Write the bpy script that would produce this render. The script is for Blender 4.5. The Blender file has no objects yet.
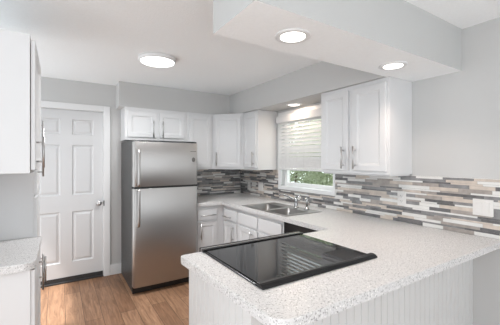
import bpy, bmesh, math, random
from mathutils import Vector, Matrix

scene = bpy.context.scene
col = scene.collection

# ------------------------------------------------------------------ camera
cam_data = bpy.data.cameras.new('camera')
cam_data.sensor_width = 36.0
cam_data.lens = 300.17 / 500 * 36.0
cam_data.shift_y = -2.53 / 500
cam_data.clip_start = 0.02
cam = bpy.data.objects.new('camera', cam_data)
col.objects.link(cam)
cam.location = (0, 0, 1.4343)
cam.rotation_euler = (math.radians(90), 0, math.radians(-32.466))
scene.camera = cam

# ------------------------------------------------------------------ world, lights, exposure
world = bpy.data.worlds.new('sky')
scene.world = world
world.use_nodes = True
wn = world.node_tree
bg = wn.nodes['Background']
bg.inputs['Color'].default_value = (0.91, 0.962, 1.0, 1)
bg.inputs['Strength'].default_value = 2.36

scene.view_settings.view_transform = 'Standard'
scene.view_settings.look = 'None'
scene.view_settings.gamma = 1.0
scene.view_settings.use_curve_mapping = False
scene.view_settings.exposure = 0.0
try:
    scene.cycles.max_bounces = 10
    scene.cycles.diffuse_bounces = 6
    scene.cycles.caustics_reflective = False
    scene.cycles.caustics_refractive = False
    scene.cycles.sample_clamp_indirect = 4.0
    scene.cycles.use_denoising = True
except Exception:
    pass


def area_light(name, loc, rot, sx, sy, power, color, shape='RECTANGLE', spread=180):
    d = bpy.data.lights.new(name, 'AREA')
    d.shape = shape
    d.size = sx
    if shape in ('RECTANGLE', 'ELLIPSE'):
        d.size_y = sy
    d.energy = power
    d.color = color
    d.spread = math.radians(spread)
    o = bpy.data.objects.new(name, d)
    o.location = loc
    o.rotation_euler = rot
    col.objects.link(o)
    return o


# added fill lamp, unseen at the left, brightening the kitchen ceiling and back
area_light('added_fill_left', (-1.75, 3.4, 0.15), (0, math.radians(215), 0), 1.5, 1.5, 3, (0.93, 0.975, 1.0))
# daylight coming in at the kitchen window
area_light('daylight_window', (3.3, 2.6, 2.6), (0, math.radians(60), 0), 1.6, 1.6, 60, (1.0, 1.0, 1.0))
sun_data = bpy.data.lights.new('sun', 'SUN')
sun_data.energy = 6.0
sun_data.angle = math.radians(3)
sun = bpy.data.objects.new('sun', sun_data)
sun.rotation_euler = Vector((0.40, 0.12, -0.91)).to_track_quat('-Z', 'Y').to_euler()
col.objects.link(sun)
# lamps
FLUSH = (0.765, 2.785)
DOWN = [(1.015, 1.185), (1.902, 1.191)]
SINKLIGHT = (2.279, 2.64)
area_light('lamp_flush', (FLUSH[0], FLUSH[1], 2.318), (0, 0, 0), 0.29, 0.29, 22, (0.98, 0.99, 1.0), 'DISK', 158)
for i, (x, y) in enumerate(DOWN):
    area_light('lamp_down', (x, y, 2.062), (0, 0, 0), 0.12, 0.12, 2.0, (1.0, 0.82, 0.70), 'DISK', 112)
area_light('lamp_sink', (SINKLIGHT[0], SINKLIGHT[1], 2.062), (0, 0, 0), 0.11, 0.11, 2.6, (1.0, 0.78, 0.60), 'DISK')

# ------------------------------------------------------------------ key dimensions
XW = 2.432      # window wall face
YB = 4.097      # back wall face
ZC = 2.369      # ceiling
ZS = 2.072      # soffit underside
XS = 2.095      # soffit front on window wall
YS = 3.838      # soffit front on back wall
ZCT = 0.914     # counter top

# ------------------------------------------------------------------ materials
M = {}


def principled(name, color, rough=0.5, metal=0.0, spec=0.5, noise=0.0, nscale=40, bump=0.0, bscale=200):
    m = bpy.data.materials.new(name)
    m.use_nodes = True
    nt = m.node_tree
    b = nt.nodes['Principled BSDF']
    b.inputs['Base Color'].default_value = (*color, 1)
    b.inputs['Roughness'].default_value = rough
    b.inputs['Metallic'].default_value = metal
    b.inputs['Specular IOR Level'].default_value = spec
    tc = nt.nodes.new('ShaderNodeTexCoord')
    if noise > 0:
        n = nt.nodes.new('ShaderNodeTexNoise')
        n.inputs['Scale'].default_value = nscale
        n.inputs['Detail'].default_value = 4
        nt.links.new(tc.outputs['Object'], n.inputs['Vector'])
        r = nt.nodes.new('ShaderNodeValToRGB')
        r.color_ramp.elements[0].position = 0.3
        r.color_ramp.elements[1].position = 0.7
        r.color_ramp.elements[0].color = (*[max(0, c * (1 - noise)) for c in color], 1)
        r.color_ramp.elements[1].color = (*[min(1, c * (1 + noise)) for c in color], 1)
        nt.links.new(n.outputs['Fac'], r.inputs['Fac'])
        nt.links.new(r.outputs['Color'], b.inputs['Base Color'])
    if bump > 0:
        n2 = nt.nodes.new('ShaderNodeTexNoise')
        n2.inputs['Scale'].default_value = bscale
        n2.inputs['Detail'].default_value = 3
        nt.links.new(tc.outputs['Object'], n2.inputs['Vector'])
        bp = nt.nodes.new('ShaderNodeBump')
        bp.inputs['Strength'].default_value = bump
        bp.inputs['Distance'].default_value = 0.002
        nt.links.new(n2.outputs['Fac'], bp.inputs['Height'])
        nt.links.new(bp.outputs['Normal'], b.inputs['Normal'])
    M[name] = m
    return m


principled('wall_paint', (0.535, 0.533, 0.527), 0.75, noise=0.01, nscale=3, bump=0.25, bscale=160)
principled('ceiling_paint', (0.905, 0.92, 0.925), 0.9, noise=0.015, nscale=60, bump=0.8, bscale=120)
principled('box_side_shade', (0.50, 0.505, 0.50), 0.8, bump=0.25, bscale=160)  # shade on the white box's sides, put into a darker colour
principled('cabinet_white', (0.65, 0.65, 0.655), 0.5, noise=0.008, nscale=5)
principled('door_white', (0.61, 0.61, 0.615), 0.45, noise=0.008, nscale=5)
principled('trim_white', (0.74, 0.74, 0.74), 0.4, noise=0.008, nscale=5)
principled('bead_white', (0.61, 0.61, 0.605), 0.5, noise=0.01, nscale=5)
principled('nickel', (0.50, 0.49, 0.485), 0.32, metal=1.0, noise=0.03, nscale=90)
principled('chrome', (0.40, 0.40, 0.40), 0.24, metal=1.0, noise=0.02, nscale=60)
principled('sink_steel', (0.27, 0.262, 0.255), 0.42, metal=1.0, noise=0.05, nscale=70)
principled('black_plastic', (0.012, 0.012, 0.012), 0.4, noise=0.1, nscale=40)
principled('fridge_side', (0.028, 0.029, 0.030), 0.38, noise=0.1, nscale=150, bump=0.3, bscale=500)
principled('black_trim', (0.008, 0.008, 0.009), 0.2, spec=0.35, noise=0.05, nscale=30)
principled('outlet_white', (0.72, 0.70, 0.68), 0.35, noise=0.005, nscale=10)
principled('slot_dark', (0.09, 0.085, 0.08), 0.6, noise=0.05, nscale=30)
principled('grout', (0.33, 0.32, 0.31), 0.85, noise=0.08, nscale=80)
principled('tile_charcoal', (0.145, 0.142, 0.145), 0.22, noise=0.25, nscale=18)
principled('tile_grey', (0.24, 0.237, 0.24), 0.22, noise=0.2, nscale=18)
principled('tile_taupe', (0.35, 0.315, 0.29), 0.3, noise=0.18, nscale=22)
principled('tile_beige', (0.56, 0.49, 0.43), 0.32, noise=0.12, nscale=24)
principled('tile_white', (0.72, 0.71, 0.69), 0.25, noise=0.04, nscale=18)
principled('bark', (0.10, 0.075, 0.05), 0.9, noise=0.3, nscale=20)
principled('lawn', (0.16, 0.22, 0.08), 0.95, noise=0.4, nscale=12)
principled('soil', (0.14, 0.11, 0.08), 0.95, noise=0.3, nscale=20)
principled('rubber', (0.03, 0.028, 0.028), 0.6, noise=0.2, nscale=60)


def mat_stainless():
    m = principled('stainless', (0.44, 0.425, 0.415), 0.3, metal=1.0)
    nt = m.node_tree
    b = nt.nodes['Principled BSDF']
    tc = nt.nodes.new('ShaderNodeTexCoord')
    mp = nt.nodes.new('ShaderNodeMapping')
    mp.inputs['Scale'].default_value = (2.0, 2.0, 260.0)
    n = nt.nodes.new('ShaderNodeTexNoise')
    n.inputs['Scale'].default_value = 3.0
    n.inputs['Detail'].default_value = 3
    nt.links.new(tc.outputs['Object'], mp.inputs['Vector'])
    nt.links.new(mp.outputs['Vector'], n.inputs['Vector'])
    r = nt.nodes.new('ShaderNodeMapRange')
    r.inputs['To Min'].default_value = 0.33
    r.inputs['To Max'].default_value = 0.43
    nt.links.new(n.outputs['Fac'], r.inputs['Value'])
    nt.links.new(r.outputs['Result'], b.inputs['Roughness'])
    b.inputs['Anisotropic'].default_value = 0.5
    return m


mat_stainless()


def mat_floor():
    m = bpy.data.materials.new('wood_planks')
    m.use_nodes = True
    nt = m.node_tree
    L = nt.links.new
    b = nt.nodes['Principled BSDF']
    b.inputs['Roughness'].default_value = 0.42
    b.inputs['Specular IOR Level'].default_value = 0.35
    tc = nt.nodes.new('ShaderNodeTexCoord')
    mp = nt.nodes.new('ShaderNodeMapping')
    mp.inputs['Rotation'].default_value = (0, 0, math.radians(90))
    mp.inputs['Location'].default_value = (0.3, 0.095, 0)
    L(tc.outputs['Object'], mp.inputs['Vector'])
    br = nt.nodes.new('ShaderNodeTexBrick')
    br.offset = 0.37
    br.inputs['Scale'].default_value = 1.0
    br.inputs['Brick Width'].default_value = 1.15
    br.inputs['Row Height'].default_value = 0.145
    br.inputs['Mortar Size'].default_value = 0.0022
    br.inputs['Mortar Smooth'].default_value = 0.3
    br.inputs['Color1'].default_value = (0.0, 0.0, 0.0, 1)
    br.inputs['Color2'].default_value = (1.0, 1.0, 1.0, 1)
    br.inputs['Mortar'].default_value = (0.5, 0.5, 0.5, 1)
    L(mp.outputs['Vector'], br.inputs['Vector'])
    ramp = nt.nodes.new('ShaderNodeValToRGB')
    ramp.color_ramp.elements[0].color = (0.24, 0.133, 0.078, 1)
    ramp.color_ramp.elements[1].color = (0.385, 0.23, 0.14, 1)
    L(br.outputs['Color'], ramp.inputs['Fac'])
    # grain running along the boards
    g = nt.nodes.new('ShaderNodeMapping')
    g.inputs['Scale'].default_value = (16, 1.6, 1)
    L(tc.outputs['Object'], g.inputs['Vector'])
    n = nt.nodes.new('ShaderNodeTexNoise')
    n.inputs['Scale'].default_value = 2.2
    n.inputs['Detail'].default_value = 8
    n.inputs['Roughness'].default_value = 0.65
    n.inputs['Distortion'].default_value = 0.8
    L(g.outputs['Vector'], n.inputs['Vector'])
    gr = nt.nodes.new('ShaderNodeValToRGB')
    gr.color_ramp.elements[0].position = 0.3
    gr.color_ramp.elements[1].position = 0.72
    gr.color_ramp.elements[0].color = (0.55, 0.50, 0.47, 1)
    gr.color_ramp.elements[1].color = (1.25, 1.22, 1.2, 1)
    L(n.outputs['Fac'], gr.inputs['Fac'])
    mx = nt.nodes.new('ShaderNodeMix')
    mx.data_type = 'RGBA'
    mx.blend_type = 'MULTIPLY'
    mx.inputs['Factor'].default_value = 1.0
    L(ramp.outputs['Color'], mx.inputs['A'])
    L(gr.outputs['Color'], mx.inputs['B'])
    seam = nt.nodes.new('ShaderNodeMix')
    seam.data_type = 'RGBA'
    seam.inputs['B'].default_value = (0.09, 0.055, 0.035, 1)
    L(br.outputs['Fac'], seam.inputs['Factor'])
    L(mx.outputs['Result'], seam.inputs['A'])
    L(seam.outputs['Result'], b.inputs['Base Color'])
    bp = nt.nodes.new('ShaderNodeBump')
    bp.inputs['Strength'].default_value = 0.15
    bp.inputs['Distance'].default_value = 0.003
    L(n.outputs['Fac'], bp.inputs['Height'])
    L(bp.outputs['Normal'], b.inputs['Normal'])
    M['wood_planks'] = m


mat_floor()


def mat_counter():
    m = bpy.data.materials.new('speckled_counter')
    m.use_nodes = True
    nt = m.node_tree
    L = nt.links.new
    b = nt.nodes['Principled BSDF']
    b.inputs['Roughness'].default_value = 0.3
    b.inputs['Specular IOR Level'].default_value = 0.45
    tc = nt.nodes.new('ShaderNodeTexCoord')
    base = (0.625, 0.618, 0.615)

    def speck(scale, lo, hi, seed):
        mp = nt.nodes.new('ShaderNodeMapping')
        mp.inputs['Location'].default_value = (seed, seed * 1.7, seed * 0.6)
        L(tc.outputs['Object'], mp.inputs['Vector'])
        n = nt.nodes.new('ShaderNodeTexNoise')
        n.inputs['Scale'].default_value = scale
        n.inputs['Detail'].default_value = 2
        n.inputs['Roughness'].default_value = 0.6
        L(mp.outputs['Vector'], n.inputs['Vector'])
        r = nt.nodes.new('ShaderNodeMapRange')
        r.inputs['From Min'].default_value = lo
        r.inputs['From Max'].default_value = hi
        L(n.outputs['Fac'], r.inputs['Value'])
        return r.outputs['Result']

    cur = None
    for scale, lo, hi, c, seed in ((115, 0.605, 0.65, (0.34, 0.33, 0.325), 1.3),
                                   (150, 0.60, 0.65, (0.20, 0.195, 0.19), 5.1),
                                   (110, 0.62, 0.68, (0.86, 0.85, 0.83), 9.4)):
        mx = nt.nodes.new('ShaderNodeMix')
        mx.data_type = 'RGBA'
        L(speck(scale, lo, hi, seed), mx.inputs['Factor'])
        if cur is None:
            mx.inputs['A'].default_value = (*base, 1)
        else:
            L(cur, mx.inputs['A'])
        mx.inputs['B'].default_value = (*c, 1)
        cur = mx.outputs['Result']
    L(cur, b.inputs['Base Color'])
    M['speckled_counter'] = m


mat_counter()


def mat_black_glass():
    m = principled('black_glass', (0.008, 0.008, 0.009), 0.02, spec=0.6, noise=0.05, nscale=10)
    m.node_tree.nodes['Principled BSDF'].inputs['IOR'].default_value = 1.45
    return m


mat_black_glass()


def mat_pane():
    m = bpy.data.materials.new('window_glass')
    m.use_nodes = True
    nt = m.node_tree
    nt.nodes.clear()
    out = nt.nodes.new('ShaderNodeOutputMaterial')
    t = nt.nodes.new('ShaderNodeBsdfTransparent')
    t.inputs['Color'].default_value = (0.95, 0.97, 0.96, 1)
    g = nt.nodes.new('ShaderNodeBsdfGlossy')
    g.inputs['Roughness'].default_value = 0.02
    lw = nt.nodes.new('ShaderNodeLayerWeight')
    lw.inputs['Blend'].default_value = 0.3
    f = nt.nodes.new('ShaderNodeMapRange')
    f.inputs['To Min'].default_value = 0.03
    f.inputs['To Max'].default_value = 0.35
    nt.links.new(lw.outputs['Facing'], f.inputs['Value'])
    mx = nt.nodes.new('ShaderNodeMixShader')
    nt.links.new(f.outputs['Result'], mx.inputs['Fac'])
    nt.links.new(t.outputs['BSDF'], mx.inputs[1])
    nt.links.new(g.outputs['BSDF'], mx.inputs[2])
    nt.links.new(mx.outputs['Shader'], out.inputs['Surface'])
    M['window_glass'] = m


mat_pane()


def mat_translucent(name, color, trans, mixfac):
    m = bpy.data.materials.new(name)
    m.use_nodes = True
    nt = m.node_tree
    b = nt.nodes['Principled BSDF']
    out = nt.nodes['Material Output']
    b.inputs['Roughness'].default_value = 0.5
    n = nt.nodes.new('ShaderNodeTexNoise')
    n.inputs['Scale'].default_value = 25
    tc = nt.nodes.new('ShaderNodeTexCoord')
    nt.links.new(tc.outputs['Object'], n.inputs['Vector'])
    r = nt.nodes.new('ShaderNodeValToRGB')
    k = 0.04 if name.startswith('blind') else 0.3
    r.color_ramp.elements[0].position = 0.3
    r.color_ramp.elements[1].position = 0.7
    r.color_ramp.elements[0].color = (*[c * (1 - k) for c in color], 1)
    r.color_ramp.elements[1].color = (*[min(1, c * (1 + k)) for c in color], 1)
    nt.links.new(n.outputs['Fac'], r.inputs['Fac'])
    nt.links.new(r.outputs['Color'], b.inputs['Base Color'])
    t = nt.nodes.new('ShaderNodeBsdfTranslucent')
    t.inputs['Color'].default_value = (*trans, 1)
    mx = nt.nodes.new('ShaderNodeMixShader')
    mx.inputs['Fac'].default_value = mixfac
    nt.links.new(b.outputs['BSDF'], mx.inputs[1])
    nt.links.new(t.outputs['BSDF'], mx.inputs[2])
    nt.links.new(mx.outputs['Shader'], out.inputs['Surface'])
    M[name] = m


mat_translucent('blind_slat', (0.74, 0.735, 0.735), (0.78, 0.76, 0.75), 0.22)
mat_translucent('leaf', (0.50, 0.54, 0.41), (0.55, 0.60, 0.43), 0.3)


def mat_emit(name, color, strength):
    m = bpy.data.materials.new(name)
    m.use_nodes = True
    nt = m.node_tree
    b = nt.nodes['Principled BSDF']
    b.inputs['Base Color'].default_value = (0.9, 0.9, 0.9, 1)
    b.inputs['Emission Color'].default_value = (*color, 1)
    b.inputs['Emission Strength'].default_value = strength
    M[name] = m


mat_emit('diffuser', (1.0, 0.985, 0.96), 3.0)
mat_emit('diffuser_warm', (1.0, 0.95, 0.88), 2.5)

# ------------------------------------------------------------------ mesh helpers (all in world coordinates)


def add_box(bm, x0, x1, y0, y1, z0, z1, mi=0):
    x0, x1 = min(x0, x1), max(x0, x1)
    y0, y1 = min(y0, y1), max(y0, y1)
    z0, z1 = min(z0, z1), max(z0, z1)
    v = [bm.verts.new(p) for p in ((x0, y0, z0), (x1, y0, z0), (x1, y1, z0), (x0, y1, z0),
                                   (x0, y0, z1), (x1, y0, z1), (x1, y1, z1), (x0, y1, z1))]
    for f in ((0, 3, 2, 1), (4, 5, 6, 7), (0, 1, 5, 4), (1, 2, 6, 5), (2, 3, 7, 6), (3, 0, 4, 7)):
        fc = bm.faces.new([v[i] for i in f])
        fc.material_index = mi


def add_rings(bm, rings, close_end=True, close_start=True, smooth=False):
    """rings: lists of points with equal count, joined in order."""
    R = [[bm.verts.new(p) for p in r] for r in rings]
    n = len(R[0])
    for a, b in zip(R[:-1], R[1:]):
        for i in range(n):
            f = bm.faces.new((a[i], a[(i + 1) % n], b[(i + 1) % n], b[i]))
            f.smooth = smooth
    if close_start:
        bm.faces.new(list(reversed(R[0])))
    if close_end:
        bm.faces.new(R[-1])


def add_panel(bm, O, U, N, w, h, prof, z0=0.0):
    """panelled slab: nested rectangles (inset, depth along N). O is the low corner, U the width direction, up is Z."""
    O, U, N = Vector(O), Vector(U).normalized(), Vector(N).normalized()
    Z = Vector((0, 0, 1))
    rings = []
    for ins, dep in prof:
        rings.append([O + U * a + Z * b + N * dep for a, b in
                      ((ins, ins), (w - ins, ins), (w - ins, h - ins), (ins, h - ins))])
    add_rings(bm, rings)


def add_tube(bm, pts, r, seg=10, cap=True):
    pts = [Vector(p) for p in pts]
    rad = r if isinstance(r, (list, tuple)) else [r] * len(pts)
    rings = []
    up = None
    for i, p in enumerate(pts):
        if i == 0:
            t = pts[1] - pts[0]
        elif i == len(pts) - 1:
            t = pts[-1] - pts[-2]
        else:
            t = (pts[i + 1] - p).normalized() + (p - pts[i - 1]).normalized()
        t.normalize()
        if up is None:
            up = Vector((0, 0, 1)) if abs(t.z) < 0.9 else Vector((1, 0, 0))
        a = t.cross(up).normalized()
        b = a.cross(t).normalized()
        up = b
        rings.append([p + a * (rad[i] * math.cos(2 * math.pi * k / seg)) + b * (rad[i] * math.sin(2 * math.pi * k / seg))
                      for k in range(seg)])
    add_rings(bm, rings, cap, cap, True)


def add_lathe(bm, c, axis, prof, seg=28, smooth=True):
    """prof: (radius, distance along axis)"""
    c, ax = Vector(c), Vector(axis).normalized()
    up = Vector((0, 0, 1)) if abs(ax.z) < 0.9 else Vector((1, 0, 0))
    a = ax.cross(up).normalized()
    b = ax.cross(a).normalized()
    rings = [[c + ax * d + (a * math.cos(2 * math.pi * k / seg) + b * math.sin(2 * math.pi * k / seg)) * max(r, 1e-4)
              for k in range(seg)] for r, d in prof]
    add_rings(bm, rings, True, True, smooth)


def poly_prism(bm, outer, holes, z0, z1):
    """extruded plan polygon with holes"""
    edges = []
    for loop in [outer] + holes:
        vs = [bm.verts.new((x, y, z1)) for x, y in loop]
        for i in range(len(vs)):
            edges.append(bm.edges.new((vs[i], vs[(i + 1) % len(vs)])))
    g = bmesh.ops.triangle_fill(bm, use_beauty=True, use_dissolve=False, edges=edges)
    faces = [x for x in g['geom'] if isinstance(x, bmesh.types.BMFace)]
    ex = bmesh.ops.extrude_face_region(bm, geom=faces)
    vs = [x for x in ex['geom'] if isinstance(x, bmesh.types.BMVert)]
    bmesh.ops.translate(bm, verts=vs, vec=(0, 0, z0 - z1))


def arc(cx, cy, r, a0, a1, n=6):
    return [(cx + r * math.cos(math.radians(a0 + (a1 - a0) * i / n)), cy + r * math.sin(math.radians(a0 + (a1 - a0) * i / n)))
            for i in range(n + 1)]


def wloc(o):
    v = Vector(o.location)
    while o.parent:
        o = o.parent
        v += Vector(o.location)
    return v


def obj(name, bm, mats, parent=None, bevel=0.0, origin=None, segs=2):
    bmesh.ops.recalc_face_normals(bm, faces=bm.faces[:])
    me = bpy.data.meshes.new(name)
    if parent is not None:
        off = wloc(parent)
    else:
        off = Vector(origin) if origin else Vector((0, 0, 0))
    bmesh.ops.translate(bm, verts=bm.verts[:], vec=-off)
    bm.to_mesh(me)
    bm.free()
    o = bpy.data.objects.new(name, me)
    for m in (mats if isinstance(mats, (list, tuple)) else [mats]):
        me.materials.append(M[m])
    col.objects.link(o)
    if parent is not None:
        o.parent = parent
    else:
        o.location = off
    if bevel > 0:
        md = o.modifiers.new('bevel', 'BEVEL')
        md.width = bevel
        md.segments = segs
        md.limit_method = 'ANGLE'
        md.angle_limit = math.radians(40)
    return o


def tag(o, label, cat, group=None):
    o['label'] = label
    o['category'] = cat
    if group:
        o['group'] = group
    return o


def thing(name, loc, label, cat, group=None):
    o = bpy.data.objects.new(name, None)
    o.empty_display_size = 0.1
    o.location = loc
    col.objects.link(o)
    return tag(o, label, cat, group)


def struct(name, bm, mat, parent=None, bevel=0.0):
    o = obj(name, bm, mat, parent, bevel)
    if parent is None:
        o['kind'] = 'structure'
    return o


def box_bm(*a):
    bm = bmesh.new()
    add_box(bm, *a)
    return bm


# ------------------------------------------------------------------ structure: room shell
struct('floor', box_bm(-0.95, 2.6, -1.6, 4.3, -0.08, 0.0), 'wood_planks')
struct('ceiling', box_bm(-0.95, 2.6, -1.6, 4.3, ZC, ZC + 0.1), 'ceiling_paint')

# window opening in the window wall
WY0, WY1, WZ0, WZ1 = 2.185, 3.06, 1.10, 1.99
bm = bmesh.new()
add_box(bm, XW, XW + 0.14, -1.6, WY0, 0, ZC)
add_box(bm, XW, XW + 0.14, WY1, 4.24, 0, ZC)
add_box(bm, XW, XW + 0.14, WY0, WY1, 0, WZ0)
add_box(bm, XW, XW + 0.14, WY0, WY1, WZ1, ZC)
struct('wall_right', bm, 'wall_paint')

# door opening in the back wall
DX0, DX1, DZ1 = -0.315, 0.458, 2.02
bm = bmesh.new()
add_box(bm, -0.9, DX0 - 0.012, YB, YB + 0.14, 0, ZC)
add_box(bm, DX1 + 0.012, XW, YB, YB + 0.14, 0, ZC)
add_box(bm, DX0 - 0.012, DX1 + 0.012, YB, YB + 0.14, DZ1 + 0.012, ZC)
struct('wall_back', bm, 'wall_paint')
bm = bmesh.new()
add_box(bm, -0.86, -0.76, 1.55, 2.82, 0, 2.07)     # unseen wall, kept low and open beside to let added light in
struct('wall_left', bm, 'wall_paint')

# soffits and the dropped box over the peninsula
bm = bmesh.new()
add_box(bm, 0.602, XW, YS, YB, ZS, ZC)
struct('trim_1', bm, 'wall_paint')
bm = bmesh.new()
add_box(bm, XS, XW, 1.383, YS, ZS, ZC)
struct('trim_2', bm, 'wall_paint')
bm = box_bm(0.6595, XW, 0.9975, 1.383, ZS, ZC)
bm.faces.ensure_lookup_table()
bm.faces[0].material_index = 1       # underside in ceiling white, sides in the darker shade colour
struct('trim_3', bm, ['box_side_shade', 'ceiling_paint'])

# baseboards
bm = bmesh.new()
add_box(bm, DX1 + 0.078, 0.80, YB - 0.014, YB, 0, 0.13)
struct('baseboard_back', bm, 'trim_white', bevel=0.004)
struct('baseboard_right', box_bm(XW - 0.014, XW, -1.6, 0.90, 0, 0.13), 'trim_white', bevel=0.004)

# ------------------------------------------------------------------ door in the back wall
d1 = bpy.data.objects.new('door_1', None)
d1.location = (0.07, YB, 0)
d1['kind'] = 'structure'
col.objects.link(d1)
bm = bmesh.new()
YD = YB + 0.022          # recessed door face
PZ = [(0.233, 0.827), (1.018, 1.612), (1.731, 1.916)]
PX = [(-0.212, 0.014), (0.129, 0.356)]
xs = [DX0, PX[0][0], PX[0][1], PX[1][0], PX[1][1], DX1]
zs = [0.062, PZ[0][0], PZ[0][1], PZ[1][0], PZ[1][1], PZ[2][0], PZ[2][1], DZ1]
for i in range(5):
    for j in range(7):
        x0, x1, z0, z1 = xs[i], xs[i + 1], zs[j], zs[j + 1]
        if i in (1, 3) and j in (1, 3, 5):
            w, h = x1 - x0, z1 - z0
            P = [(0, 0.0), (0.012, -0.012), (0.022, -0.012), (0.042, -0.003)]
            rings = [[Vector((x0 + a, YD - d, z0 + b)) for a, b in ((s, s), (w - s, s), (w - s, h - s), (s, h - s))] for s, d in P]
            add_rings(bm, rings, True, False)
        else:
            v = [bm.verts.new(p) for p in ((x0, YD, z0), (x1, YD, z0), (x1, YD, z1), (x0, YD, z1))]
            bm.faces.new(v)
bmesh.ops.remove_doubles(bm, verts=bm.verts[:], dist=1e-5)
ed = [e for e in bm.edges if e.is_boundary]
r = bmesh.ops.extrude_edge_only(bm, edges=ed)
bmesh.ops.translate(bm, verts=[v for v in r['geom'] if isinstance(v, bmesh.types.BMVert)], vec=(0, 0.035, 0))
obj('door_leaf', bm, 'door_white', d1)
bm = bmesh.new()
CW = 0.070
add_box(bm, DX1 + 0.008, DX1 + 0.008 + CW, YB - 0.018, YB, 0, DZ1 + 0.008 + CW)
add_box(bm, DX0 - 0.008 - CW, DX0 - 0.008, YB - 0.018, YB, 0, DZ1 + 0.008 + CW)
add_box(bm, DX0 - 0.008, DX1 + 0.008, YB - 0.018, YB, DZ1 + 0.008, DZ1 + 0.008 + CW)
add_box(bm, DX1 + 0.003, DX1 + 0.02, YB, YB + 0.12, 0, DZ1 + 0.02)
add_box(bm, DX0 - 0.02, DX0 - 0.003, YB, YB + 0.12, 0, DZ1 + 0.02)
add_box(bm, DX0 - 0.02, DX1 + 0.02, YB, YB + 0.12, DZ1 + 0.004, DZ1 + 0.02)
obj('door_casing', bm, 'trim_white', d1, bevel=0.004)
obj('door_sweep', box_bm(DX0, DX1, YD - 0.008, YD + 0.03, 0.018, 0.064), 'rubber', d1)
obj('threshold', box_bm(DX0, DX1, YB - 0.01, YB + 0.12, 0.0, 0.018), 'rubber', d1, bevel=0.004)
bm = bmesh.new()
add_lathe(bm, (0.413, YD, 0.907), (0, -1, 0), [(0.031, 0), (0.031, 0.006), (0.026, 0.010), (0.012, 0.012), (0.011, 0.03), (0.020, 0.038),
                                               (0.027, 0.048), (0.028, 0.058), (0.022, 0.067), (0.008, 0.070)])
obj('door_knob', bm, 'nickel', d1)
obj('strike_plate', box_bm(DX1 + 0.0045, DX1 + 0.014, YB - 0.021, YB - 0.001, 0.872, 0.935), 'slot_dark', d1)

# ------------------------------------------------------------------ window in the right wall
w1 = bpy.data.objects.new('window_1', None)
w1.location = (XW, 2.6, WZ0)
w1['kind'] = 'structure'
col.objects.link(w1)
bm = bmesh.new()
c = 0.055
add_box(bm, XW - 0.014, XW, WY1 - 0.002, WY1 + c, WZ0 - 0.042, WZ1 + c)
add_box(bm, XW - 0.014, XW, WY0 - c + 0.03, WY0 + 0.002, WZ0 - 0.042, WZ1 + c)
add_box(bm, XW - 0.014, XW, WY0, WY1, WZ1 - 0.002, WZ1 + c)
obj('window_casing', bm, 'trim_white', w1, bevel=0.003)
obj('window_sill', box_bm(XW - 0.018, XW + 0.06, WY0 - c + 0.03, WY1 + c, WZ0 - 0.042, WZ0 + 0.004), 'trim_white', w1, bevel=0.004)
bm = bmesh.new()
fx0, fx1 = XW + 0.05, XW + 0.085
t = 0.05
add_box(bm, fx0, fx1, WY0, WY0 + 0.03, WZ0, WZ1)
add_box(bm, fx0, fx1, WY1 - t, WY1, WZ0, WZ1)
add_box(bm, fx0, fx1, WY0 + 0.03, WY1 - t, WZ0, WZ0 + 0.05)
add_box(bm, fx0, fx1, WY0 + 0.03, WY1 - t, WZ1 - t, WZ1)
add_box(bm, fx0 - 0.01, fx1, WY0 + 0.03, WY1 - t, 1.53, 1.575)
obj('window_frame', bm, 'trim_white', w1, bevel=0.003)
obj('window_pane', box_bm(XW + 0.064, XW + 0.068, WY0 + 0.03, WY1 - t, WZ0 + 0.05, WZ1 - t), 'window_glass', w1)

# outside: ground and a hedge
g = struct('ground', box_bm(2.6, 12, -3, 10, -0.3, -0.1), 'lawn')

# ------------------------------------------------------------------ tile backsplashes
random.seed(11)
TILES = ['grout', 'tile_charcoal', 'tile_grey', 'tile_taupe', 'tile_beige', 'tile_white']


def mosaic(bm, a0, a1, z0, z1, put, cut=None, weights=(2.5, 4, 3, 4, 4.5)):
    """rows of thin strips between a0..a1; put(a, b, z, z2, depth, mat) adds one strip"""
    z = z0
    pat = [0.026, 0.013, 0.020, 0.026, 0.013, 0.020, 0.013, 0.026]
    k = 0
    while z < z1 - 0.004:
        hh = min(pat[k % len(pat)], z1 - z)
        k += 1
        if z1 - (z + hh) < 0.008:
            hh = z1 - z
        a = a0 - random.uniform(0, 0.2)
        last = -1
        while a < a1:
            ln = random.choice((0.12, 0.15, 0.20, 0.20, 0.25, 0.30))
            mi = random.choices((1, 2, 3, 4, 5), weights)[0]
            if mi == last:
                mi = random.choices((1, 2, 3, 4, 5), weights)[0]
            last = mi
            b = a + ln
            x0, x1 = max(a, a0) + 0.0008, min(b, a1) - 0.0008
            if x1 - x0 > 0.004:
                segs = [(x0, x1)]
                if cut and z + hh > cut[2] and z < cut[3]:
                    segs = [(x0, min(x1, cut[0])), (max(x0, cut[1]), x1)]
                for s0, s1 in segs:
                    if s1 - s0 > 0.003:
                        put(s0, s1, z + 0.0007, z + hh - 0.0007, random.uniform(0.007, 0.0095), mi)
            a = b
        z += hh


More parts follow.
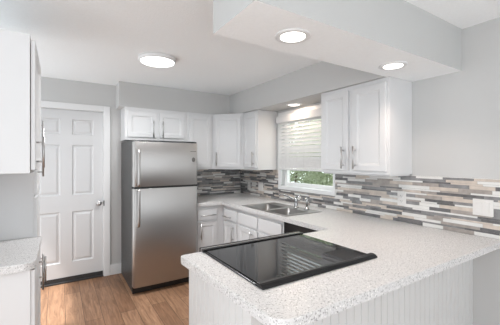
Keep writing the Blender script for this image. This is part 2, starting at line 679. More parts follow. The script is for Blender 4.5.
Y_SPLASH = 0.76
bm = bmesh.new()
cut = (WY0 - c + 0.029, WY1 + c + 0.001, WZ0 - 0.043, 9)
add_box(bm, XW - 0.005, XW - 0.0005, Y_SPLASH, YB - 0.001, ZCT + 0.001, cut[2], 0)
add_box(bm, XW - 0.005, XW - 0.0005, Y_SPLASH, cut[0], cut[2], 1.305, 0)
add_box(bm, XW - 0.005, XW - 0.0005, cut[1], YB - 0.001, cut[2], 1.298, 0)
mosaic(bm, Y_SPLASH, YB - 0.01, ZCT + 0.001, 1.305,
       lambda a, b, z, z2, d, m: add_box(bm, XW - d, XW - 0.001, a, b, z, z2, m), cut)
add_box(bm, XW - 0.009, XW - 0.001, Y_SPLASH, 1.354, 1.3052, 1.3095, 5)
o = obj('tile_backsplash', bm, TILES, None, origin=(XW, 2.4, ZCT))
tag(o, 'long mosaic strip tile backsplash under the window and around the light switch', 'backsplash', 'mosaic backsplashes')
bm = bmesh.new()
add_box(bm, 1.30, XW - 0.011, YB - 0.005, YB - 0.0005, ZCT + 0.001, 1.298, 0)
mosaic(bm, 1.30, XW - 0.011, ZCT + 0.001, 1.298,
       lambda a, b, z, z2, d, m: add_box(bm, a, b, YB - d, YB - 0.001, z, z2, m), None, (4, 5, 4, 2, 2))
o = obj('tile_backsplash', bm, TILES, None, origin=(1.85, YB, ZCT))
tag(o, 'short mosaic strip tile backsplash in the corner right beside the refrigerator', 'backsplash', 'mosaic backsplashes')

# ------------------------------------------------------------------ cabinets
DOOR = [(0.0, 0.0), (0.0, 0.016), (0.003, 0.019), (0.048, 0.019), (0.054, 0.015), (0.058, 0.015), (0.064, 0.011)]
DRAWER = [(0.0, 0.0), (0.0, 0.015), (0.004, 0.019), (0.018, 0.019)]


def handle(parent, p0, p1, N, name='handle', inset=0.031, r=0.006, off=0.032):
    """bar pull from p0 to p1 standing off along N with two posts"""
    p0, p1, N = Vector(p0), Vector(p1), Vector(N).normalized()
    t = (p1 - p0).normalized()
    bm = bmesh.new()
    add_tube(bm, [p0 + N * off, p1 + N * off], r, 12)
    for q in (p0 + t * inset, p1 - t * inset):
        add_tube(bm, [q, q + N * off], r * 0.8, 10)
    return obj(name, bm, 'nickel', parent)


def cab_door(parent, O, U, N, w, h, hnd=None, prof=DOOR, name='door'):
    """hnd = (u, z0, z1) vertical pull or ('h', u0, u1, z) horizontal"""
    U, N = Vector(U).normalized(), Vector(N).normalized()
    O = Vector(O)
    bm = bmesh.new()
    add_panel(bm, O, U, N, w, h, prof)
    d = obj(name, bm, 'cabinet_white', parent)
    if hnd:
        if hnd[0] == 'h':
            a = O + U * hnd[1] + N * 0.018
            b = O + U * hnd[2] + N * 0.018
            a.z = b.z = hnd[3]
            handle(d, a, b, N)
        else:
            a = O + U * hnd[0] + N * 0.018
            b = a.copy()
            a.z, b.z = hnd[1], hnd[2]
            handle(d, a, b, N)
    return d


ZU = 1.305   # underside of uppers
GU = 'white wall cabinets'
GB = 'white base cabinets'
XUF = 2.124  # upper carcass front (window wall)
YUF = 3.820  # upper carcass front (back wall)
BX, BY = (-1, 0, 0), (0, -1, 0)

# over the refrigerator
t = thing('wall_cabinet', (1.05, YB, 1.675), 'short white double door wall cabinet directly above the refrigerator', 'cabinet', GU)
obj('cabinet_body', box_bm(0.660, 1.428, YUF, YB - 0.001, 1.675, ZS - 0.001), 'cabinet_white', t, 0.002)
cab_door(t, (0.688, YUF, 1.712), (1, 0, 0), BY, 0.348, 0.312, (0.302, 1.712, 1.92))
cab_door(t, (1.066, YUF, 1.712), (1, 0, 0), BY, 0.326, 0.312, (0.040, 1.712, 1.92))

# tall single door beside it
t = thing('wall_cabinet', (1.62, YB, ZU), 'white single door wall cabinet between refrigerator and angled corner cabinet', 'cabinet', GU)
obj('cabinet_body', box_bm(1.430, 1.812, YUF, YB - 0.001, ZU, ZS - 0.001), 'cabinet_white', t, 0.002)
cab_door(t, (1.462, YUF, 1.335), (1, 0, 0), BY, 0.318, 0.70, (0.030, 1.355, 1.54))

# diagonal corner cabinet
t = thing('corner_wall_cabinet', (2.28, 3.95, ZU), 'white angled wall cabinet set across the room corner', 'cabinet', GU)
bm = bmesh.new()
foot = [(1.814, YB - 0.001), (1.814, YUF), (XUF, 3.500), (XW - 0.001, 3.500), (XW - 0.001, YB - 0.001)]
poly_prism(bm, foot, [], ZU, ZS - 0.001)
obj('cabinet_body', bm, 'cabinet_white', t, 0.002)
U = Vector((XUF - 1.814, 3.500 - YUF, 0))
fw = U.length
U.normalize()
N = Vector((-U.y * -1, -U.x, 0))
N = Vector((U.y, -U.x, 0))
cab_door(t, Vector((1.814, YUF, 1.335)) + U * 0.035, U, N, fw - 0.07, 0.70, (0.032, 1.355, 1.54))

# narrow one left of the window
t = thing('wall_cabinet', (XW, 3.33, ZU), 'narrow white wall cabinet between the corner cabinet and the window blind', 'cabinet', GU)
obj('cabinet_body', box_bm(XUF, XW - 0.001, 3.157, 3.498, ZU, ZS - 0.001), 'cabinet_white', t, 0.002)
cab_door(t, (XUF, 3.478, 1.335), (0, -1, 0), BX, 0.300, 0.70, (0.262, 1.355, 1.54))

# wide pair right of the window
t = thing('wall_cabinet', (XW, 1.71, ZU), 'large white double door wall cabinet right of the window blind', 'cabinet', GU)
bm = bmesh.new()
add_box(bm, XUF, XW - 0.001, 1.356, 2.066, 1.318, ZS - 0.001)
obj('cabinet_body', bm, 'cabinet_white', t, 0.002)
obj('underside_rail', box_bm(XUF + 0.02, XW - 0.012, 1.37, 2.05, 1.306, 1.318), 'cabinet_white', t).name = 'bottom_rail'  # white rail set back under the carcass
cab_door(t, (XUF, 2.036, 1.345), (0, -1, 0), BX, 0.300, 0.69, (0.255, 1.36, 1.55))
cab_door(t, (XUF, 1.690, 1.345), (0, -1, 0), BX, 0.310, 0.69, (0.032, 1.36, 1.55))

# ---- base cabinets
XBF = 1.765   # base carcass front on the window wall run
YBF = 3.405   # base carcass front on the back wall run
ZB0, ZB1 = 0.10, ZCT - 0.040


def base_body(parent, x0, x1, y0, y1, toe):
    bm = bmesh.new()
    add_box(bm, x0, x1, y0, y1, ZB0, ZB1)
    if toe == 'x':
        add_box(bm, x0 + 0.07, x1, y0, y1, 0, ZB0)
    elif toe == 'y':
        add_box(bm, x0, x1, y0 + 0.07, y1, 0, ZB0)
    elif toe == '+x':
        add_box(bm, x0, x1 - 0.07, y0, y1, 0, ZB0)
    return obj('cabinet_body', bm, 'cabinet_white', parent, 0.002)


t = thing('base_cabinet', (1.55, YB, 0), 'white drawer and door base cabinet right beside the refrigerator', 'cabinet', GB)
base_body(t, 1.394, 1.764, YBF, YB - 0.001, 'y')
cab_door(t, (1.405, YBF, 0.700), (1, 0, 0), BY, 0.262, 0.128, ('h', 0.04, 0.235, 0.758), DRAWER, 'drawer')
cab_door(t, (1.405, YBF, 0.125), (1, 0, 0), BY, 0.262, 0.555, (0.040, 0.475, 0.660))

t = thing('base_cabinet', (2.1, 3.2, 0), 'narrow white drawer and door base cabinet in the inner corner, left of the sink', 'cabinet', GB)
bm = bmesh.new()
add_box(bm, XBF + 0.001, XW - 0.001, 3.012, 3.404, ZB0, ZB1)
add_box(bm, XBF + 0.07, XW - 0.001, 3.012, 3.404, 0, ZB0)
add_box(bm, XBF + 0.001, XW - 0.001, 3.406, YB - 0.001, ZB0, ZB1)
obj('cabinet_body', bm, 'cabinet_white', t, 0.002)
cab_door(t, (XBF + 0.001, 3.360, 0.700), (0, -1, 0), BX, 0.315, 0.128, ('h', 0.02, 0.215, 0.738), DRAWER, 'drawer')
cab_door(t, (XBF + 0.001, 3.360, 0.125), (0, -1, 0), BX, 0.315, 0.555, (0.245, 0.46, 0.655))

t = thing('sink_cabinet', (2.1, 2.60, 0), 'white base cabinet with two blank fronts below the sink', 'cabinet', GB)
bm = bmesh.new()
add_box(bm, XBF + 0.001, XW - 0.001, 2.170, 2.185, ZB0, ZB1)
add_box(bm, XBF + 0.001, XW - 0.001, 2.995, 3.010, ZB0, ZB1)
add_box(bm, XBF + 0.001, XBF + 0.02, 2.185, 2.995, ZB0, ZB1)
add_box(bm, XBF + 0.07, XW - 0.001, 2.170, 3.010, 0, ZB0)
obj('cabinet_body', bm, 'cabinet_white', t, 0.002)
cab_door(t, (XBF + 0.001, 2.992, 0.705), (0, -1, 0), BX, 0.380, 0.128, None, DRAWER, 'false_front')
cab_door(t, (XBF + 0.001, 2.588, 0.705), (0, -1, 0), BX, 0.380, 0.128, None, DRAWER, 'false_front')
cab_door(t, (XBF + 0.001, 2.992, 0.125), (0, -1, 0), BX, 0.380, 0.555, (0.285, 0.48, 0.665))
cab_door(t, (XBF + 0.001, 2.588, 0.125), (0, -1, 0), BX, 0.380, 0.555, (0.022, 0.48, 0.665))

# dishwasher
t = thing('dishwasher', (2.1, 1.88, 0), 'black dishwasher under the counter right of the sink cabinet', 'dishwasher')
obj('tub_body', box_bm(XBF + 0.02, XW - 0.03, 1.600, 2.165, 0.02, ZB1 - 0.004), 'black_plastic', t)
obj('door', box_bm(XBF - 0.014, XBF + 0.018, 1.604, 2.164, 0.12, 0.730), 'black_trim', t, 0.006)
pan = obj('control_panel', box_bm(XBF - 0.020, XBF + 0.018, 1.604, 2.164, 0.742, ZB1 - 0.006), 'black_trim', t, 0.006)
obj('pocket_handle', box_bm(XBF - 0.030, XBF - 0.019, 1.66, 2.12, 0.756, 0.775), 'black_plastic', pan, 0.004)

# peninsula carcass: beadboard end and back, blind cabinet beside the range
XPL, YPN, YPF = 0.5757, 0.7534, 1.585
PXE, PYN = 0.598, 0.930


def beadboard(name, parent, axis, a0, a1, fixed, out, z0, z1, pitch=0.052):
    """tongue and groove board with V grooves; axis is the run direction"""
    bm = bmesh.new()
    prof = [(a0, 0.016)]
    n = int(round((a1 - a0) / pitch))
    p = (a1 - a0) / n
    for i in range(1, n):
        a = a0 + i * p
        prof += [(a - 0.0035, 0.016), (a - 0.001, 0.011), (a + 0.001, 0.011), (a + 0.0035, 0.016)]
    prof.append((a1, 0.016))
    loop = prof + [(a1, 0.0), (a0, 0.0)]

    def P(a, d, z):
        return (fixed + out * d, a, z) if axis == 'y' else (a, fixed + out * d, z)
    lo = [bm.verts.new(P(a, d, z0)) for a, d in loop]
    hi = [bm.verts.new(P(a, d, z1)) for a, d in loop]
    m = len(loop)
    for i in range(m):
        bm.faces.new((lo[i], lo[(i + 1) % m], hi[(i + 1) % m], hi[i]))
    bm.faces.new(lo)
    bm.faces.new(list(reversed(hi)))
    return obj(name, bm, 'bead_white', parent)


t = thing('peninsula_cabinet', (1.5, 1.2, 0), 'white beadboard-clad peninsula base below the cooktop counter', 'cabinet')
beadboard('end_panel', t, 'y', PYN + 0.016, 1.560, PXE + 0.016, -1, 0.0, ZB1)
beadboard('back_panel', t, 'x', PXE, XW - 0.002, PYN + 0.016, -1, 0.0, ZB1)
bm = bmesh.new()
add_box(bm, PXE + 0.017, 0.676, 0.948, 1.560, 0, ZB1)
add_box(bm, 1.440, XW - 0.002, 0.948, 1.590, 0.0, ZB1)
add_box(bm, 0.676, 1.440, 0.948, 0.962, 0, ZB1)
obj('cabinet_body', bm, 'cabinet_white', t)

# ------------------------------------------------------------------ worktop (L with peninsula), holes for sink and range
SX0, SX1, SY0, SY1 = 1.770, 2.195, 2.170, 2.905
RX0, RX1, RY0 = 0.700, 1.416, 1.030
XCF, YCF = 1.7198, 3.3653
rr = 0.075
outer = ([(XW - 0.010, YPN)] + [(XPL + 0.010 + rr - rr * math.sin(math.radians(a)), YPN + rr - rr * math.cos(math.radians(a))) for a in range(0, 91, 15)]
         + [(XPL + 0.003 - 0.025 * math.cos(math.radians(a)), YPF - 0.025 + 0.025 * math.sin(math.radians(a))) for a in range(0, 91, 18)]
         + [(RX0, YPF), (RX0, RY0), (RX1, RY0), (RX1, YPF), (XCF, YPF), (XCF, YCF), (1.392, YCF), (1.392, YB - 0.010), (XW - 0.010, YB - 0.010)])
hole = [(SX0, SY0), (SX1, SY0), (SX1, SY1), (SX0, SY1)]
bm = bmesh.new()
poly_prism(bm, outer, [hole], ZCT - 0.039, ZCT)
o = obj('worktop', bm, 'speckled_counter', None, 0.005, origin=(1.9, 1.2, ZCT - 0.039), segs=3)
tag(o, 'white speckled worktop wrapping from the peninsula past the sink to the refrigerator', 'worktop', 'speckled worktops')

# ------------------------------------------------------------------ range with glass cooktop
t = thing('slide_in_range', (1.06, 1.3, 0), 'black glass slide-in range cooktop set into the peninsula counter', 'range')
obj('oven_body', box_bm(0.706, 1.410, 1.036, 1.575, 0.02, ZCT - 0.012), 'black_plastic', t)
obj('oven_door', box_bm(0.706, 1.410, 1.577, 1.605, 0.20, 0.80), 'black_trim', t, 0.004)
bm = bmesh.new()
add_box(bm, 0.684, 1.424, 1.020, 1.580, ZCT + 0.0005, ZCT + 0.008)
obj('cooktop_frame', bm, 'black_trim', t, 0.002)
obj('cooktop_glass', box_bm(0.696, 1.412, 1.036, 1.572, ZCT + 0.0082, ZCT + 0.0105), 'black_glass', t)
# rear vent rail nearest the dining side: a low wedge
bm = bmesh.new()
prof = [(0.980, ZCT + 0.001), (0.980, ZCT + 0.008), (0.992, ZCT + 0.017), (1.002, ZCT + 0.020), (1.020, ZCT + 0.019), (1.036, ZCT + 0.011), (1.036, ZCT + 0.001)]
add_rings(bm, [[(0.684, y, z) for y, z in prof], [(1.426, y, z) for y, z in prof]])
obj('vent_rail', bm, 'black_trim', t, 0.002)
bm = bmesh.new()
add_box(bm, 0.680, 1.428, 1.556, 1.578, ZCT + 0.001, ZCT + 0.017)
add_box(bm, 0.680, 1.428, 1.598, 1.612, ZCT - 0.05, ZCT + 0.017)
obj('control_rail', bm, 'black_trim', t, 0.002)
obj('steel_strip', box_bm(0.682, 1.426, 1.5865, 1.598, ZCT - 0.05, ZCT + 0.015), 'stainless', t, 0.001).__setitem__('label', 'stainless strip between the black rails')

# ------------------------------------------------------------------ sink and fittings
t = thing('kitchen_sink', (2.03, 2.52, ZCT), 'double bowl stainless drop-in sink below the window', 'sink')
bm = bmesh.new()
xa, xb, ya, yb = 1.752, 2.215, 2.145, 2.925
bowls = [(1.785, 2.085, 2.195, 2.520), (1.785, 2.085, 2.560, 2.890)]
zt = ZCT + 0.006
xs_ = [xa, 1.785, 2.085, xb]
ys_ = [ya, 2.195, 2.520, 2.560, 2.890, yb]
for i in range(3):
    for j in range(5):
        x0, x1, y0, y1 = xs_[i], xs_[i + 1], ys_[j], ys_[j + 1]
        if i == 1 and j in (1, 3):
            def ringz(s, z, r):
                pts = []
                for cx, cy, a in ((x1 - s - r, y1 - s - r, 0), (x0 + s + r, y1 - s - r, 90), (x0 + s + r, y0 + s + r, 180), (x1 - s - r, y0 + s + r, 270)):
                    pts += [(cx + r * math.cos(math.radians(a + q)), cy + r * math.sin(math.radians(a + q)), z) for q in (0, 30, 60, 90)]
                return pts
            rings = [ringz(0.0, zt, 0.0008), ringz(0.004, zt - 0.008, 0.04), ringz(0.012, zt - 0.14, 0.05), ringz(0.03, zt - 0.165, 0.06), ringz(0.12, zt - 0.170, 0.03)]
            add_rings(bm, rings, True, False, True)
        else:
            bm.faces.new([bm.verts.new(p) for p in ((x0, y0, zt), (x1, y0, zt), (x1, y1, zt), (x0, y1, zt))])
# rolled rim skirt
add_rings(bm, [[(xa, ya, zt), (xb, ya, zt), (xb, yb, zt), (xa, yb, zt)],
               [(xa - 0.004, ya - 0.004, zt - 0.005), (xb + 0.004, ya - 0.004, zt - 0.005), (xb + 0.004, yb + 0.004, zt - 0.005), (xa - 0.004, yb + 0.004, zt - 0.005)]],
          False, False)
bmesh.ops.remove_doubles(bm, verts=bm.verts[:], dist=1e-4)
obj('basin', bm, 'sink_steel', t)
bm = bmesh.new()
for x0, x1, y0, y1 in bowls:
    cx, cy = (x0 + x1) / 2, (y0 + y1) / 2
    bm2 = bmesh.new()
    add_lathe(bm2, (cx, cy, zt - 0.170), (0, 0, 1), [(0.042, 0), (0.042, 0.003), (0.034, 0.004), (0.026, 0.001), (0.003, 0.001)])
    obj('drain', bm2, 'chrome', t)
bm.free()

t = thing('faucet', (2.150, 2.455, ZCT + 0.006), 'chrome single lever faucet with low swivelled spout behind the sink', 'faucet')
bm = bmesh.new()
add_lathe(bm, (2.150, 2.455, ZCT + 0.0065), (0, 0, 1), [(0.028, 0), (0.028, 0.006), (0.021, 0.012), (0.019, 0.06), (0.021, 0.075), (0.020, 0.095), (0.014, 0.108), (0.004, 0.110)])
obj('faucet_body', bm, 'chrome', t)
bm = bmesh.new()
add_tube(bm, [(2.140, 2.460, 0.985), (2.115, 2.472, 1.020), (2.07, 2.495, 1.045), (2.02, 2.522, 1.066), (1.995, 2.536, 1.068), (1.988, 2.540, 1.048)],
         [0.011, 0.010, 0.009, 0.009, 0.009, 0.009], 12)
obj('spout', bm, 'chrome', t)
bm = bmesh.new()
add_tube(bm, [(2.150, 2.455, 1.03), (2.160, 2.440, 1.046), (2.180, 2.415, 1.058)], [0.010, 0.008, 0.007], 10)
obj('lever', bm, 'chrome', t)
t = thing('side_sprayer', (2.165, 2.305, ZCT + 0.006), 'upright chrome side sprayer standing right of the faucet', 'sprayer')
bm = bmesh.new()
add_lathe(bm, (2.165, 2.305, ZCT + 0.0065), (0, 0, 1), [(0.026, 0), (0.026, 0.005), (0.018, 0.014), (0.014, 0.03), (0.012, 0.032)])
obj('holder', bm, 'chrome', t)
bm = bmesh.new()
add_lathe(bm, (2.165, 2.305, ZCT + 0.038), (0, 0, 1), [(0.011, 0), (0.012, 0.04), (0.014, 0.07), (0.012, 0.075)])
add_tube(bm, [(2.168, 2.305, 1.010), (2.160, 2.308, 1.028), (2.135, 2.318, 1.030)], [0.012, 0.014, 0.015], 12)
obj('spray_head', bm, 'chrome', t)

# ------------------------------------------------------------------ refrigerator
FX0, FX1, FY = 0.655, 1.374, 3.292
t = thing('refrigerator', (1.01, 3.68, 0), 'stainless top-freezer refrigerator with dark textured side', 'refrigerator')
bm = bmesh.new()
add_box(bm, FX0 + 0.002, FX1 - 0.004, FY + 0.090, 4.030, 0.02, 1.652)
add_box(bm, FX0 + 0.02, FX1 - 0.02, FY + 0.10, 4.01, 0.0, 0.02)
obj('fridge_body', bm, 'fridge_side', t, 0.004).__setitem__('label', 'dark grey textured steel body')


def fridge_door(name, z0, z1):
    bm = bmesh.new()
    # plan outline: softly bowed front with rounded corners
    R = 0.030
    pts = [(FX0, FY + 0.082), (FX0, FY + R)]
    pts += [(FX0 + R - R * math.cos(math.radians(a)), FY + R - (R - 0.004) * math.sin(math.radians(a))) for a in (15, 30, 45, 60, 75, 90)]
    for i in range(1, 10):
        s = i / 10
        pts.append((FX0 + R + (FX1 - FX0 - 2 * R) * s, FY + 0.004 - 0.006 * math.sin(math.pi * s)))
    pts += [(FX1 - R + R * math.cos(math.radians(a)), FY + R - (R - 0.004) * math.sin(math.radians(a))) for a in (90, 75, 60, 45, 30, 15)]
    pts += [(FX1, FY + R), (FX1, FY + 0.082)]
    add_rings(bm, [[(x, y, z0) for x, y in pts], [(x, y, z1) for x, y in pts]])
    for f in bm.faces:
        if abs(f.normal.z) < 0.5:
            f.smooth = True
    o = obj(name, bm, 'stainless', t, 0.0015)
    return o


fd = fridge_door('freezer_door', 1.150, 1.628)
rd = fridge_door('fridge_door', 0.088, 1.128)
obj('door_gasket', box_bm(FX0 + 0.01, FX1 - 0.01, FY + 0.079, FY + 0.092, 0.09, 1.615), 'black_plastic', t)
obj('door_gap_seal', box_bm(FX0 + 0.012, FX1 - 0.008, FY + 0.005, FY + 0.078, 1.1285, 1.1495), 'black_plastic', t)
obj('kick_grille', box_bm(FX0 + 0.004, FX1 - 0.006, FY + 0.076, FY + 0.089, 0.004, 0.084), 'black_plastic', t, 0.004)


def fridge_handle(parent, z0, z1, top):
    x = 0.702
    bm = bmesh.new()
    yb = FY - 0.040
    if top:
        pts = [(x, FY + 0.003, z1), (x, yb + 0.012, z1 - 0.006), (x, yb, z1 - 0.04), (x, yb, z0 + 0.03), (x, yb + 0.004, z0)]
    else:
        pts = [(x, yb + 0.004, z1), (x, yb, z1 - 0.03), (x, yb, z0 + 0.05), (x, yb + 0.012, z0 + 0.008), (x, FY + 0.003, z0)]
    add_tube(bm, pts, 0.0145, 12)
    o = obj('handle', bm, 'stainless', parent)
    bm = bmesh.new()
    zc = z0 + 0.008 if top else z1 - 0.008
    add_tube(bm, [(x, FY + 0.004, zc + (0.012 if top else -0.012)), (x, yb + 0.004, zc + (0.012 if top else -0.012))], 0.010, 10)
    obj('mount', bm, 'black_plastic', o)
    return o


fridge_handle(fd, 1.156, 1.540, True)
fridge_handle(rd, 0.735, 1.122, False)
bm = bmesh.new()
add_lathe(bm, (1.318, FY + 0.0030, 1.437), (0, -1, 0), [(0.020, 0), (0.020, 0.003), (0.016, 0.005), (0.002, 0.005)], 20)
for v in bm.verts:
    v.co.z = 1.437 + (v.co.z - 1.437) * 1.35
obj('badge', bm, 'slot_dark', fd).__setitem__('label', 'small dark oval badge')
obj('name_plate', box_bm(1.280, 1.350, FY - 0.0015, FY + 0.004, 1.529, 1.535), 'slot_dark', fd).__setitem__('label', 'thin dark strip above the badge')
obj('top_hinge', box_bm(FX1 - 0.07, FX1 - 0.01, FY + 0.02, FY + 0.088, 1.6285, 1.644), 'black_plastic', t, 0.003)

# ------------------------------------------------------------------ left block: cabinets seen end-on
GL = 'white cabinets along the left wall'
XL0, XLF, XLP = -0.758, -0.142, -0.162
t = thing('upper_cabinet', (-0.45, 2.18, 1.366), 'deep white upper cabinet hung above the small left counter', 'cabinet', GL)
obj('cabinet_body', box_bm(XL0, XLF + 0.018, 1.880, 2.488, 1.366, 2.071), 'cabinet_white', t, 0.002)
cab_door(t, (XLF + 0.021, 1.890, 1.385), (0, 1, 0), (1, 0, 0), 0.560, 0.662, (0.080, 1.395, 1.56))
t = thing('base_cabinet', (-0.45, 2.18, 0), 'white base cabinet under the small left counter', 'cabinet', GL)
base_body(t, XL0, XLF + 0.018, 1.905, 2.488, '+x')
cab_door(t, (XLF + 0.018, 1.915, 0.125), (0, 1, 0), (1, 0, 0), 0.560, 0.74, (0.40, 0.66, 0.82))
t = thing('pantry_cabinet', (-0.45, 2.65, 0), 'tall white pantry cabinet standing beyond the small left counter', 'cabinet', GL)
bm = bmesh.new()
add_box(bm, XL0, XLP + 0.018, 2.492, 2.80, 0.10, 2.071)
add_box(bm, XL0, XLP - 0.05, 2.492, 2.80, 0.0, 0.10)
obj('cabinet_body', bm, 'cabinet_white', t, 0.002)
cab_door(t, (XLP + 0.018, 2.505, 1.20), (0, 1, 0), (1, 0, 0), 0.285, 0.855, (0.035, 1.32, 1.705))
cab_door(t, (XLP + 0.018, 2.505, 0.125), (0, 1, 0), (1, 0, 0), 0.285, 1.055, (0.035, 0.53, 0.78))
bm = bmesh.new()
r2 = 0.06
out2 = [(XL0, 1.876), (XL0, 2.490), (-0.100, 2.490)] + [(-0.100 - r2 + r2 * math.cos(math.radians(a)), 1.876 + r2 - r2 * math.sin(math.radians(a))) for a in range(0, 91, 15)]
poly_prism(bm, out2, [], ZCT - 0.039, ZCT)
o = obj('worktop', bm, 'speckled_counter', None, 0.005, origin=(-0.43, 2.18, ZCT - 0.039), segs=3)
tag(o, 'small white speckled worktop between the left upper and base cabinets', 'worktop', 'speckled worktops')

# ------------------------------------------------------------------ window blind
t = thing('window_blind', (XW - 0.04, 2.62, 1.31), 'white horizontal slat blind lowered over most of the window', 'blind')
BYA, BYB = 2.105, 3.045
bm = bmesh.new()
XV = XW - 0.070
add_box(bm, XV, XV + 0.014, BYA - 0.008, BYB + 0.045, 1.905, 1.990)
add_box(bm, XV + 0.014, XW - 0.016, BYA - 0.008, BYA + 0.004, 1.905, 1.990)
add_box(bm, XV + 0.014, XW - 0.016, BYB + 0.033, BYB + 0.045, 1.905, 1.990)
obj('valance', bm, 'cabinet_white', t, 0.004)
obj('head_rail', box_bm(XW - 0.055, XW - 0.017, BYA + 0.006, BYB - 0.004, 1.935, 1.985), 'cabinet_white', t)
XSL = XW - 0.042
zsl = 1.895
pitch = 0.0445
slz = []
while zsl > 1.475:
    slz.append((zsl, 58))
    zsl -= pitch
while zsl > 1.345:
    slz.append((zsl, 64))
    zsl -= 0.024
for z, ang in slz:
    a = math.radians(ang)
    bm = bmesh.new()
    hw, th = 0.0225, 0.0014
    U2 = Vector((math.cos(a), 0, math.sin(a)))     # room edge low, window edge high
    N2 = Vector((-math.sin(a), 0, math.cos(a)))
    prof = []
    for s in (-1, -0.5, 0, 0.5, 1):
        prof.append(U2 * (hw * s) + N2 * (0.003 * (1 - s * s) + th))
    for s in (1, 0.5, 0, -0.5, -1):
        prof.append(U2 * (hw * s) + N2 * (0.003 * (1 - s * s) - th))
    add_rings(bm, [[Vector((XSL, BYA + 0.004, z)) + p for p in prof], [Vector((XSL, BYB - 0.004, z)) + p for p in prof]], True, True, False)
    obj('slat', bm, 'blind_slat', t)
obj('bottom_rail', box_bm(XSL - 0.014, XSL + 0.014, BYA + 0.004, BYB - 0.004, 1.308, 1.330), 'cabinet_white', t, 0.004)
for y in (BYA + 0.15, (BYA + BYB) / 2, BYB - 0.15):
    bm = bmesh.new()
    add_tube(bm, [(XSL - 0.024, y, 1.33), (XSL - 0.024, y, 1.94)], 0.0012, 6)
    obj('ladder_cord', bm, 'cabinet_white', t)

# ------------------------------------------------------------------ outlets and switches on the backsplash
XT = XW - 0.0098


def plate(name, y, z, w, h, kind, label, cat):
    t = thing(name, (XT, y, z), label, cat)
    obj('cover_plate', box_bm(XT - 0.006, XT + 0.002, y - w / 2, y + w / 2, z - h / 2, z + h / 2), 'outlet_white', t, 0.003)
    if kind == 'duplex':
        for s in (-1, 1):
            bm = bmesh.new()
            add_box(bm, XT - 0.0085, XT - 0.006, y - 0.017, y + 0.017, z + s * 0.021 - 0.014, z + s * 0.021 + 0.014)
            r = obj('receptacle', bm, 'outlet_white', t, 0.004)
            bm = bmesh.new()
            add_box(bm, XT - 0.0092, XT - 0.0085, y - 0.008, y - 0.0055, z + s * 0.021 - 0.004, z + s * 0.021 + 0.006)
            add_box(bm, XT - 0.0092, XT - 0.0085, y + 0.0055, y + 0.008, z + s * 0.021 - 0.004, z + s * 0.021 + 0.006)
            add_box(bm, XT - 0.0092, XT - 0.0085, y - 0.002, y + 0.002, z + s * 0.021 - 0.011, z + s * 0.021 - 0.007)
            obj('slot', bm, 'slot_dark', r)
    else:
        n = kind
        for i in range(n):
            yy = y + (i - (n - 1) / 2) * 0.046
            bm = bmesh.new()
            add_rings(bm, [[(XT - 0.006, yy - 0.017, z - 0.034), (XT - 0.006, yy + 0.017, z - 0.034), (XT - 0.006, yy + 0.017, z + 0.034), (XT - 0.006, yy - 0.017, z + 0.034)],
                           [(XT - 0.0078, yy - 0.016, z - 0.033), (XT - 0.0078, yy + 0.016, z - 0.033), (XT - 0.011, yy + 0.016, z + 0.033), (XT - 0.011, yy - 0.016, z + 0.033)]])
            r = obj('rocker', bm, 'outlet_white', t)
    return t


plate('wall_outlet', 1.438, 1.113, 0.074, 0.122, 'duplex', 'white duplex outlet under the large wall cabinet', 'outlet')
plate('light_switch', 0.868, 1.112, 0.118, 0.112, 2, 'white double rocker switch plate over the peninsula end of the counter', 'light switch')
plate('light_switch', 3.52, 1.055, 0.118, 0.122, 2, 'white double plate on the backsplash just left of the window', 'light switch')
plate('wall_outlet', 3.83, 1.045, 0.074, 0.122, 'duplex', 'white duplex outlet deep in the corner of the backsplash', 'outlet')

# ------------------------------------------------------------------ ceiling lights
t = thing('ceiling_light', (FLUSH[0], FLUSH[1], ZC), 'round white flush light on the kitchen ceiling', 'ceiling light')
bm = bmesh.new()
add_lathe(bm, (FLUSH[0], FLUSH[1], ZC), (0, 0, -1), [(0.165, 0.0), (0.166, 0.022), (0.160, 0.034), (0.152, 0.036), (0.150, 0.030)], 48)
obj('rim', bm, 'trim_white', t)
bm = bmesh.new()
add_lathe(bm, (FLUSH[0], FLUSH[1], ZC - 0.030), (0, 0, -1), [(0.151, 0.0), (0.148, 0.008), (0.10, 0.013), (0.004, 0.015)], 48)
obj('diffuser', bm, 'diffuser', t)


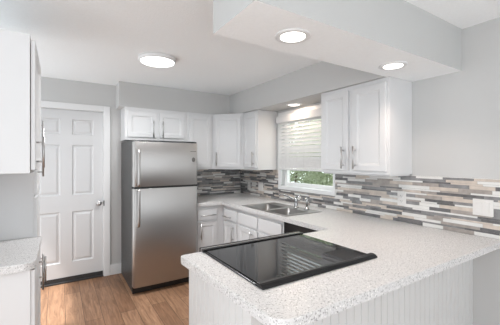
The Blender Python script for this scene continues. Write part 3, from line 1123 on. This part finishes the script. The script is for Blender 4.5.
def downlight(x, y, ro, ri, label):
    t = thing('recessed_downlight', (x, y, ZS), label, 'downlight', 'recessed downlights in the soffits')
    bm = bmesh.new()
    add_lathe(bm, (x, y, ZS), (0, 0, -1), [(ro, 0.0), (ro, 0.003), (ro - 0.006, 0.007), (ri + 0.004, 0.007), (ri, 0.004)], 40)
    obj('trim_ring', bm, 'trim_white', t)
    bm = bmesh.new()
    add_lathe(bm, (x, y, ZS - 0.004), (0, 0, -1), [(ri, 0.0), (ri, 0.0035), (ri * 0.7, 0.005), (0.003, 0.005)], 40)
    obj('lens', bm, 'diffuser_warm', t)


downlight(DOWN[0][0], DOWN[0][1], 0.093, 0.064, 'larger round downlight under the box over the cooktop')
downlight(DOWN[1][0], DOWN[1][1], 0.090, 0.062, 'round downlight in the dropped box beside the large wall cabinet')
downlight(SINKLIGHT[0], SINKLIGHT[1], 0.088, 0.062, 'small glowing downlight above the window blind')

# ------------------------------------------------------------------ hedge outside
random.seed(5)
t = thing('hedge', (4.1, 2.9, -0.1), 'leafy green hedge outside behind the window glass', 'hedge')
bm = bmesh.new()
for i in range(17000):
    y = random.uniform(2.8, 6.8)
    z = random.uniform(0.0, 2.4)
    bulge = 0.22 * math.sin(y * 3.1) + 0.15 * math.sin(z * 4.3 + y)
    x = 3.75 + bulge + abs(random.gauss(0, 0.16)) + 0.18 * (z / 2)
    s = random.uniform(0.035, 0.065)
    n = Vector((random.gauss(-0.8, 0.6), random.gauss(0, 0.7), random.gauss(0.5, 0.6))).normalized()
    a = n.orthogonal().normalized()
    a = Matrix.Rotation(random.uniform(0, 6.28), 3, n) @ a
    b = n.cross(a)
    p = Vector((x, y, z))
    bm.faces.new([bm.verts.new(q) for q in (p - a * s, p - b * s * 0.45 + a * 0.1 * s, p + a * s, p + b * s * 0.45 + a * 0.1 * s)])
f = obj('foliage', bm, 'leaf', t)
f['kind'] = 'stuff'
bm = bmesh.new()
for y in (1.5, 2.3, 3.1, 3.9, 4.7, 5.5):
    add_tube(bm, [(4.15, y, -0.1), (4.12, y + 0.05, 0.8), (4.18, y - 0.04, 1.7)], [0.04, 0.03, 0.012], 8)
obj('stems', bm, 'bark', t)
